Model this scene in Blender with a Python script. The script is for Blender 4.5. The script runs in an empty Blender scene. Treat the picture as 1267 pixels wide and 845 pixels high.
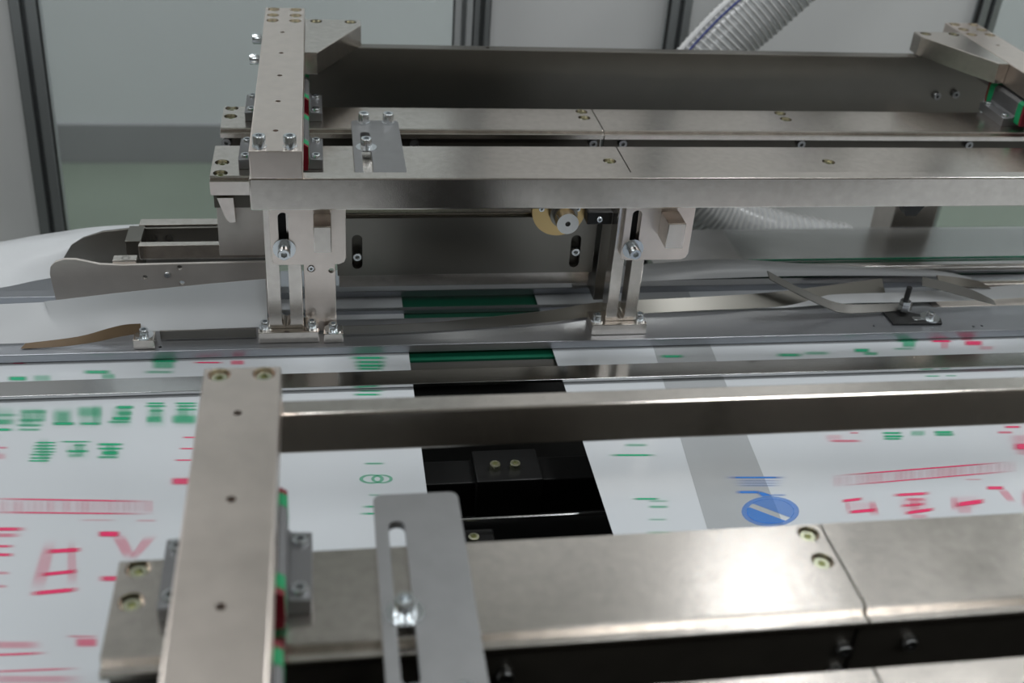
import bpy, bmesh, math, random
from mathutils import Vector, Matrix
random.seed(7)
SC = bpy.context.scene
COL = SC.collection
MM = 0.001

# ------------------------------------------------------------------ camera
cam_d = bpy.data.cameras.new('camera')
cam = bpy.data.objects.new('camera', cam_d)
COL.objects.link(cam)
SC.camera = cam
YAW, PITCH, ROLL = math.radians(10.896), math.radians(32.190), math.radians(4.413)
fwd = Vector((math.sin(YAW) * math.cos(PITCH), math.cos(YAW) * math.cos(PITCH), -math.sin(PITCH)))
rgt = Vector((math.cos(YAW), -math.sin(YAW), 0))
upv = rgt.cross(fwd)
c_, s_ = math.cos(ROLL), math.sin(ROLL)
r2 = c_ * rgt + s_ * upv
u2 = -s_ * rgt + c_ * upv
M4 = Matrix((r2, u2, -fwd)).transposed().to_4x4()
M4.translation = Vector((0, 0, 0.70))
cam.matrix_world = M4
cam_d.sensor_width = 36
cam_d.lens = 1386.6 / 1267 * 36
cam_d.clip_start = 0.02
cam_d.clip_end = 50
cam_d.dof.use_dof = True
cam_d.dof.focus_distance = 1.19
cam_d.dof.aperture_fstop = 4.8

# ------------------------------------------------------------------ world, light, exposure
w = bpy.data.worlds.new('world')
SC.world = w
w.use_nodes = True
w.node_tree.nodes['Background'].inputs[0].default_value = (0.75, 0.8, 0.85, 1)
w.node_tree.nodes['Background'].inputs[1].default_value = 0.10
SC.view_settings.view_transform = 'Standard'
SC.view_settings.look = 'None'
SC.view_settings.gamma = 1
SC.view_settings.exposure = -0.1
SC.view_settings.use_curve_mapping = False
try:
    SC.cycles.use_denoising = True
    SC.cycles.max_bounces = 8
    SC.cycles.sample_clamp_indirect = 6
except Exception:
    pass
# x, y, length along x, width along y, power
LAMPS = [(x, y, lx, ly, e) for y, lx, ly, e in ((3320, 1.2, 0.25, 24), (1450, 1.2, 0.5, 34), (-1300, 1.2, 0.5, 24)) for x in (-1500, 1400, 4000)]  # unseen rows placed for the lighting; rear row added to brighten the wall
LAMPS.append((1480, 2850, 0.10, 1.0, 4.0))
for px_, py_, sx_, sy_, pw_ in LAMPS:
    ld = bpy.data.lights.new('ceiling_lamp_light', 'AREA')
    ld.shape = 'RECTANGLE'
    ld.size, ld.size_y = sx_, sy_
    ld.energy = pw_
    ld.color = (0.96, 0.985, 1.0)
    lo = bpy.data.objects.new('ceiling_lamp_light', ld)
    lo.location = (px_ * MM, py_ * MM, 2.6 - 0.075)
    COL.objects.link(lo)

# ------------------------------------------------------------------ materials
MAT = {}


def mat(name, col, rough=0.5, metal=0.0, spec=0.5, noise=None, bump=None, rvar=None, trans=0.0, ior=1.45, alpha=1.0, scale=(1, 1, 1)):
    """noise=(scale, amount) colour mottling, bump=(scale, strength), rvar=(scale, amount) roughness mottling"""
    m = bpy.data.materials.new(name)
    m.use_nodes = True
    nt = m.node_tree
    b = nt.nodes['Principled BSDF']
    b.inputs['Base Color'].default_value = (*col, 1)
    b.inputs['Roughness'].default_value = rough
    b.inputs['Metallic'].default_value = metal
    b.inputs['Specular IOR Level'].default_value = spec
    b.inputs['IOR'].default_value = ior
    b.inputs['Transmission Weight'].default_value = trans
    b.inputs['Alpha'].default_value = alpha
    if noise or bump or rvar:
        geo = nt.nodes.new('ShaderNodeNewGeometry')
        mp = nt.nodes.new('ShaderNodeMapping')
        mp.inputs['Scale'].default_value = scale
        nt.links.new(geo.outputs['Position'], mp.inputs['Vector'])

        def nz(s, d=4):
            n = nt.nodes.new('ShaderNodeTexNoise')
            n.inputs['Scale'].default_value = s
            n.inputs['Detail'].default_value = d
            nt.links.new(mp.outputs[0], n.inputs['Vector'])
            return n
        if noise:
            n = nz(noise[0])
            mr = nt.nodes.new('ShaderNodeMapRange')
            mr.inputs[1].default_value = 0.05
            mr.inputs[2].default_value = 0.95
            mr.inputs[3].default_value = 1 - noise[1]
            mr.inputs[4].default_value = 1 + noise[1]
            nt.links.new(n.outputs['Fac'], mr.inputs[0])
            vm = nt.nodes.new('ShaderNodeVectorMath')
            vm.operation = 'SCALE'
            vm.inputs[0].default_value = col
            nt.links.new(mr.outputs[0], vm.inputs['Scale'])
            nt.links.new(vm.outputs[0], b.inputs['Base Color'])
        if rvar:
            n = nz(rvar[0])
            mr = nt.nodes.new('ShaderNodeMapRange')
            mr.inputs[1].default_value = 0.05
            mr.inputs[2].default_value = 0.95
            mr.inputs[3].default_value = max(0.02, rough - rvar[1])
            mr.inputs[4].default_value = rough + rvar[1]
            nt.links.new(n.outputs['Fac'], mr.inputs[0])
            nt.links.new(mr.outputs[0], b.inputs['Roughness'])
        if bump:
            n = nz(bump[0], 3)
            bp = nt.nodes.new('ShaderNodeBump')
            bp.inputs['Strength'].default_value = bump[1]
            bp.inputs['Distance'].default_value = 0.001
            nt.links.new(n.outputs['Fac'], bp.inputs['Height'])
            nt.links.new(bp.outputs[0], b.inputs['Normal'])
    MAT[name] = m
    return m


mat('nickel', (0.70, 0.65, 0.60), 0.21, 1.0, noise=(120, 0.16), rvar=(12, 0.06), bump=(900, 0.05))
mat('nickel_satin', (0.82, 0.73, 0.67), 0.31, 1.0, noise=(60, 0.08), rvar=(20, 0.05), bump=(1200, 0.06))
mat('nickel_dark', (0.24, 0.228, 0.205), 0.34, 1.0, noise=(25, 0.06), rvar=(10, 0.04))
mat('nickel_light', (0.60, 0.56, 0.525), 0.45, 0.55, noise=(40, 0.10))
mat('post_light', (0.62, 0.64, 0.65), 0.45, 0.4)
mat('bolt_dull', (0.34, 0.345, 0.35), 0.3, 1.0)
mat('film_shaded', (0.42, 0.435, 0.45), 0.3)  # plain film with the shade under the guide bar put into its colour
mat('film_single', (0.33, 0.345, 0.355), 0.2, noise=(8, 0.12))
mat('hose_rib', (0.50, 0.50, 0.49), 0.35)
mat('plate_grey', (0.27, 0.272, 0.275), 0.50, 0.9, noise=(60, 0.08), bump=(1200, 0.06))
mat('strip_steel', (0.27, 0.26, 0.235), 0.3, 1.0)
mat('stainless', (0.56, 0.55, 0.54), 0.20, 1.0, noise=(20, 0.05), rvar=(15, 0.08))
mat('polished', (0.56, 0.56, 0.56), 0.15, 1.0, rvar=(20, 0.04))
mat('aluminium', (0.40, 0.415, 0.445), 0.36, 1.0, noise=(30, 0.04), scale=(0.15, 1, 1))
mat('post_aluminium', (0.42, 0.44, 0.45), 0.40, 0.7)
mat('zinc', (0.74, 0.77, 0.79), 0.22, 1.0)
mat('zinc_yellow', (0.72, 0.73, 0.55), 0.24, 1.0)
mat('black_steel', (0.035, 0.035, 0.035), 0.38, 0.6)
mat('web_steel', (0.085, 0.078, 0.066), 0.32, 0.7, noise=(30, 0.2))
mat('machine_black', (0.006, 0.006, 0.006), 0.45, 0.0, spec=0.25)
mat('carriage_grey', (0.20, 0.20, 0.205), 0.42, 0.75)
mat('green_plastic', (0.005, 0.27, 0.10), 0.35)
mat('red_plastic', (0.17, 0.004, 0.014), 0.35)
mat('brass', (0.62, 0.45, 0.22), 0.30, 1.0)
mat('green_belt', (0.006, 0.10, 0.055), 0.42, noise=(60, 0.12))
mat('brown_tape', (0.13, 0.085, 0.045), 0.6, noise=(80, 0.12))
mat('white_panel', (0.79, 0.795, 0.80), 0.45, noise=(3, 0.02))
mat('wall_paint', (0.60, 0.625, 0.635), 0.6, noise=(2, 0.03))
mat('wall_dark', (0.24, 0.245, 0.25), 0.6, noise=(6, 0.06))
mat('ceiling_paint', (0.60, 0.585, 0.57), 0.7)
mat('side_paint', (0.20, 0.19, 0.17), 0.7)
mat('guide_steel', (0.13, 0.128, 0.12), 0.42, 0.9)
mat('floor_epoxy', (0.17, 0.205, 0.165), 0.34, noise=(2.2, 0.22), rvar=(2, 0.08))
mat('white_plastic', (0.8, 0.8, 0.8), 0.4)
mat('blue_plastic', (0.03, 0.05, 0.30), 0.4)
mat('film', (0.52, 0.545, 0.57), 0.14, spec=0.5, bump=(9, 0.10), scale=(0.35, 1, 1))
mat('film_plain', (0.56, 0.575, 0.59), 0.30, spec=0.4)
mat('glass_green', (0.75, 0.95, 0.86), 0.02, trans=1.0, ior=1.5)
mat('glass_edge', (0.01, 0.22, 0.12), 0.2, trans=0.2)
# clear sheets: mostly see-through with a glossy surface
for nm, tint, amt in (('clear_sheet', (0.96, 0.97, 0.97), 0.06), ('hose_clear', (0.86, 0.87, 0.88), 0.55)):
    m = bpy.data.materials.new(nm)
    m.use_nodes = True
    nt = m.node_tree
    for n in list(nt.nodes):
        nt.nodes.remove(n)
    o_ = nt.nodes.new('ShaderNodeOutputMaterial')
    mx = nt.nodes.new('ShaderNodeMixShader')
    tr = nt.nodes.new('ShaderNodeBsdfTransparent')
    tr.inputs[0].default_value = (*tint, 1)
    gl = nt.nodes.new('ShaderNodeBsdfPrincipled')
    gl.inputs['Base Color'].default_value = (0.62, 0.63, 0.64, 1)
    gl.inputs['Roughness'].default_value = 0.15
    mx.inputs[0].default_value = amt
    nt.links.new(tr.outputs[0], mx.inputs[1])
    nt.links.new(gl.outputs[0], mx.inputs[2])
    nt.links.new(mx.outputs[0], o_.inputs[0])
    MAT[nm] = m
# ink: print colour laid over the film white, strength from a mesh attribute, soft stroke ends from the UV
for nm, ink in (('ink_green', (0.01, 0.42, 0.20)), ('ink_red', (0.80, 0.03, 0.14)), ('ink_blue', (0.02, 0.20, 0.66))):
    m = mat(nm, (1, 1, 1), 0.25, spec=0.5)
    nt = m.node_tree
    b = nt.nodes['Principled BSDF']
    uv = nt.nodes.new('ShaderNodeUVMap')
    sp = nt.nodes.new('ShaderNodeSeparateXYZ')
    nt.links.new(uv.outputs[0], sp.inputs[0])

    def tri(sock, edge):
        # 0 at both ends, 1 in the middle
        a = nt.nodes.new('ShaderNodeMath'); a.operation = 'SUBTRACT'; a.inputs[1].default_value = 0.5
        nt.links.new(sock, a.inputs[0])
        ab = nt.nodes.new('ShaderNodeMath'); ab.operation = 'ABSOLUTE'
        nt.links.new(a.outputs[0], ab.inputs[0])
        r_ = nt.nodes.new('ShaderNodeMapRange'); r_.interpolation_type = 'SMOOTHSTEP'
        r_.inputs[1].default_value = 0.5
        r_.inputs[2].default_value = 0.5 - edge
        r_.inputs[3].default_value = 0
        r_.inputs[4].default_value = 1
        nt.links.new(ab.outputs[0], r_.inputs[0])
        return r_.outputs[0]
    mu = nt.nodes.new('ShaderNodeMath'); mu.operation = 'MULTIPLY'
    nt.links.new(tri(sp.outputs[0], 0.32), mu.inputs[0])
    nt.links.new(tri(sp.outputs[1], 0.34), mu.inputs[1])
    at = nt.nodes.new('ShaderNodeAttribute'); at.attribute_name = 'ink'
    m2 = nt.nodes.new('ShaderNodeMath'); m2.operation = 'MULTIPLY'
    nt.links.new(mu.outputs[0], m2.inputs[0])
    nt.links.new(at.outputs['Fac'], m2.inputs[1])
    b.inputs['Base Color'].default_value = (*ink, 1)
    out = nt.nodes['Material Output']
    tr = nt.nodes.new('ShaderNodeBsdfTransparent')
    mx = nt.nodes.new('ShaderNodeMixShader')
    nt.links.new(m2.outputs[0], mx.inputs[0])
    nt.links.new(tr.outputs[0], mx.inputs[1])
    nt.links.new(b.outputs[0], mx.inputs[2])
    nt.links.new(mx.outputs[0], out.inputs[0])

# ------------------------------------------------------------------ builders (all measures in millimetres)


def link(o, parent=None):
    COL.objects.link(o)
    if parent is not None:
        o.parent = parent
    return o


def tag(o, label=None, cat=None, group=None, kind=None):
    if label: o['label'] = label
    if cat: o['category'] = cat
    if group: o['group'] = group
    if kind: o['kind'] = kind
    return o


def thing(name, label, cat, loc, group=None):
    o = bpy.data.objects.new(name, None)
    o.empty_display_size = 0.01
    o.location = Vector(loc) * MM
    link(o)
    return tag(o, label, cat, group)


class MB:
    def __init__(self):
        self.bm = bmesh.new()

    def box(self, x0, x1, y0, y1, z0, z1, bev=0.0):
        vs = [self.bm.verts.new((x, y, z)) for z in (z0, z1) for y in (y0, y1) for x in (x0, x1)]
        fs = [(0, 2, 3, 1), (4, 5, 7, 6), (0, 1, 5, 4), (2, 6, 7, 3), (0, 4, 6, 2), (1, 3, 7, 5)]
        ff = [self.bm.faces.new([vs[i] for i in f]) for f in fs]
        if bev > 0:
            es = list({e for f in ff for e in f.edges})
            bmesh.ops.bevel(self.bm, geom=es, offset=bev, segments=2, profile=0.5, affect='EDGES')
        return self

    def prism(self, poly, axis, a, b, bev=0.0):
        """poly: 2-D outline; axis 'x' -> (y,z), 'y' -> (x,z), 'z' -> (x,y)"""
        def P(p, t):
            return {'x': (t, p[0], p[1]), 'y': (p[0], t, p[1]), 'z': (p[0], p[1], t)}[axis]
        n = len(poly)
        A = [self.bm.verts.new(P(p, a)) for p in poly]
        B = [self.bm.verts.new(P(p, b)) for p in poly]
        ff = [self.bm.faces.new(A), self.bm.faces.new(B[::-1])]
        for i in range(n):
            ff.append(self.bm.faces.new((A[i], B[i], B[(i + 1) % n], A[(i + 1) % n])))
        bmesh.ops.recalc_face_normals(self.bm, faces=ff)
        if bev > 0:
            es = [e for e in {e for f in ff[:2] for e in f.edges}]
            bmesh.ops.bevel(self.bm, geom=es, offset=bev, segments=2, profile=0.5, affect='EDGES')
        return self

    def cyl(self, p0, p1, r, seg=24, r1=None):
        seg = seg if seg == 6 else max(seg, 20)
        p0, p1 = Vector(p0), Vector(p1)
        d = (p1 - p0).normalized()
        t = d.orthogonal().normalized()
        s = d.cross(t)
        r1 = r if r1 is None else r1
        A = [self.bm.verts.new(p0 + r * (math.cos(2 * math.pi * i / seg) * t + math.sin(2 * math.pi * i / seg) * s)) for i in range(seg)]
        B = [self.bm.verts.new(p1 + r1 * (math.cos(2 * math.pi * i / seg) * t + math.sin(2 * math.pi * i / seg) * s)) for i in range(seg)]
        ff = [self.bm.faces.new(A[::-1]), self.bm.faces.new(B)]
        for i in range(seg):
            ff.append(self.bm.faces.new((A[i], A[(i + 1) % seg], B[(i + 1) % seg], B[i])))
        return self

    def slot(self, axis, c0, c1, r, a, b, seg=10):
        """stadium prism from 2-D centre c0 to c1"""
        c0, c1 = Vector(c0), Vector(c1)
        d = (c1 - c0).normalized()
        ang = math.atan2(d.y, d.x)
        poly = []
        for i in range(seg + 1):
            t = ang + math.pi / 2 + math.pi * i / seg
            poly.append((c0.x + r * math.cos(t), c0.y + r * math.sin(t)))
        for i in range(seg + 1):
            t = ang - math.pi / 2 + math.pi * i / seg
            poly.append((c1.x + r * math.cos(t), c1.y + r * math.sin(t)))
        return self.prism(poly, axis, a, b)

    def ribbon(self, rows, thick=0.0):
        """rows: list of equal-length 3-D point lists; joined into one sheet, closed when thick"""
        g = [[self.bm.verts.new(p) for p in r] for r in rows]
        for i in range(len(g) - 1):
            for j in range(len(g[0]) - 1):
                self.bm.faces.new((g[i][j], g[i][j + 1], g[i + 1][j + 1], g[i + 1][j]))
        if thick:
            bmesh.ops.recalc_face_normals(self.bm, faces=self.bm.faces[:])
            bmesh.ops.solidify(self.bm, geom=self.bm.faces[:], thickness=thick)
        return self

    def tube(self, pts, r, seg=12):
        pts = [Vector(p) for p in pts]
        prev = None
        rings = []
        t0 = (pts[1] - pts[0]).normalized().orthogonal().normalized()
        for i, p in enumerate(pts):
            d = (pts[min(i + 1, len(pts) - 1)] - pts[max(i - 1, 0)]).normalized()
            t0 = (t0 - d * t0.dot(d)).normalized()
            s = d.cross(t0)
            rings.append([self.bm.verts.new(p + r * (math.cos(2 * math.pi * k / seg) * t0 + math.sin(2 * math.pi * k / seg) * s)) for k in range(seg)])
        for a, b in zip(rings, rings[1:]):
            for k in range(seg):
                self.bm.faces.new((a[k], a[(k + 1) % seg], b[(k + 1) % seg], b[k]))
        return self

    def mesh(self, name, origin=(0, 0, 0), smooth=False):
        o = Vector(origin)
        for v in self.bm.verts:
            v.co = (v.co - o) * MM
        me = bpy.data.meshes.new(name)
        self.bm.normal_update()
        self.bm.to_mesh(me)
        self.bm.free()
        if smooth:
            for p in me.polygons:
                p.use_smooth = True
            me.set_sharp_from_angle(angle=math.radians(19.5))
        return me


def origin_of(parent):
    o = Vector((0, 0, 0))
    while parent is not None:
        o += parent.location
        parent = parent.parent
    return o / MM


def part(name, mb, material, parent, smooth=True, label=None):
    """a mesh part; its points are world millimetres, its object sits at the parent's origin"""
    me = mb.mesh(name, origin_of(parent), smooth)
    me.materials.append(MAT[material])
    o = bpy.data.objects.new(name, me)
    link(o, parent)
    if label: o['label'] = label
    return o


def solo(name, mb, material, loc, label=None, cat=None, group=None, kind=None, smooth=True):
    me = mb.mesh(name, loc, smooth)
    me.materials.append(MAT[material])
    o = bpy.data.objects.new(name, me)
    o.location = Vector(loc) * MM
    link(o)
    return tag(o, label, cat, group, kind)


def cut(o, mb, parent=None):
    """cut the closed shapes of mb out of o (world millimetres)"""
    me = mb.mesh('cutter', origin_of(o), False)
    c = bpy.data.objects.new('cutter', me)
    COL.objects.link(c)
    c.matrix_world = Matrix.Translation(origin_of(o) * MM)
    # o is evaluated with its own world matrix
    md = o.modifiers.new('cut', 'BOOLEAN')
    md.object = c
    md.operation = 'DIFFERENCE'
    md.solver = 'EXACT'
    bpy.context.view_layer.update()
    dg = bpy.context.evaluated_depsgraph_get()
    new = bpy.data.meshes.new_from_object(o.evaluated_get(dg))
    o.modifiers.clear()
    old = o.data
    o.data = new
    new.name = o.name
    bpy.data.meshes.remove(old)
    bpy.data.objects.remove(c)
    for p in new.polygons:
        p.use_smooth = True
    new.set_sharp_from_angle(angle=math.radians(19.5))
    return o


# fasteners: shared meshes, axis along +z, z = 0 under the head
def lathe_bolt(name, r, h, af, depth, material, shank=0):
    bm = bmesh.new()
    N = 24
    def ring(rad, z, hexa=False):
        out = []
        for i in range(N):
            a = 2 * math.pi * i / N
            q = rad
            if hexa:
                k = (a + math.pi / 6) % (math.pi / 3) - math.pi / 6
                q = rad / math.cos(k)
            out.append(bm.verts.new((q * math.cos(a) * MM, q * math.sin(a) * MM, z * MM)))
        return out
    rs = [ring(r, 0), ring(r, h - r * 0.12), ring(r * 0.9, h), ring(af / 2, h, True), ring(af / 2, h - depth, True)]
    if shank:
        rs = [ring(r * 0.6, -shank), ring(r * 0.6, 0)] + rs
    bm.faces.new(rs[0][::-1])
    for a, b in zip(rs, rs[1:]):
        for i in range(N):
            bm.faces.new((a[i], a[(i + 1) % N], b[(i + 1) % N], b[i]))
    bm.faces.new(rs[-1])
    me = bpy.data.meshes.new(name)
    bm.to_mesh(me)
    bm.free()
    for p in me.polygons:
        p.use_smooth = True
    me.set_sharp_from_angle(angle=math.radians(40))
    me.materials.append(MAT[material])
    return me


def washer_mesh(name, r, ri, t, material):
    mb = MB()
    N = 32
    bm = mb.bm
    prof = [(ri, 0), (r, 0), (r, t), (ri, t)]
    rings = [[bm.verts.new((q * math.cos(2 * math.pi * i / N), q * math.sin(2 * math.pi * i / N), z)) for i in range(N)] for q, z in prof]
    for k in range(4):
        a, b = rings[k], rings[(k + 1) % 4]
        for i in range(N):
            bm.faces.new((a[i], a[(i + 1) % N], b[(i + 1) % N], b[i]))
    me = mb.mesh(name)
    me.materials.append(MAT[material])
    return me


BM = {
    'cap8': lathe_bolt('socket_bolt', 6.6, 8.5, 6.2, 5, 'zinc'),
    'cap8tall': lathe_bolt('socket_bolt_tall', 6.6, 11, 6.2, 5, 'zinc'),
    'cap8y': lathe_bolt('recessed_bolt', 5.9, 6.5, 5.4, 5.5, 'zinc_yellow'),
    'cap6': lathe_bolt('small_socket_bolt', 5.0, 7.0, 5.0, 4, 'zinc'),
    'cap6d': lathe_bolt('dark_socket_bolt', 5.6, 6.0, 4.6, 4.5, 'bolt_dull'),
    'cap4': lathe_bolt('tiny_bolt', 3.4, 3.5, 3.0, 2.5, 'zinc'),
    'wash': washer_mesh('washer', 12.0, 4.3, 1.8, 'zinc'),
    'spring': washer_mesh('spring_washer', 7.2, 4.3, 2.2, 'zinc'),
}
AX = {'z': (0, 0, 0), '-y': (math.pi / 2, 0, 0), '-x': (0, -math.pi / 2, 0), 'x': (0, math.pi / 2, 0)}


def fast(name, key, parent, pos, axis='z', spin=0.0):
    o = bpy.data.objects.new(name, BM[key])
    link(o, parent)
    o.location = (Vector(pos) - origin_of(parent)) * MM
    o.rotation_euler = AX[axis]
    return o


def bored_bolt(parent, x, y, ztop):
    """a yellow zinc bolt sunk in a counterbore whose hole is cut by bores()"""
    return fast('recessed_bolt', 'cap8y', parent, (x, y, ztop - 9))


def bores(o, ztop, cbs=(), taps=(), depth=9.2, extra=None):
    mb = MB()
    for x, y in cbs:
        mb.cyl((x, y, ztop - depth), (x, y, ztop + 3), 7.9, 28)
    for x, y in taps:
        mb.cyl((x, y, ztop - 16), (x, y, ztop + 3), 2.9, 16)
    if extra:
        extra(mb)
    cut(o, mb)


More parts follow.
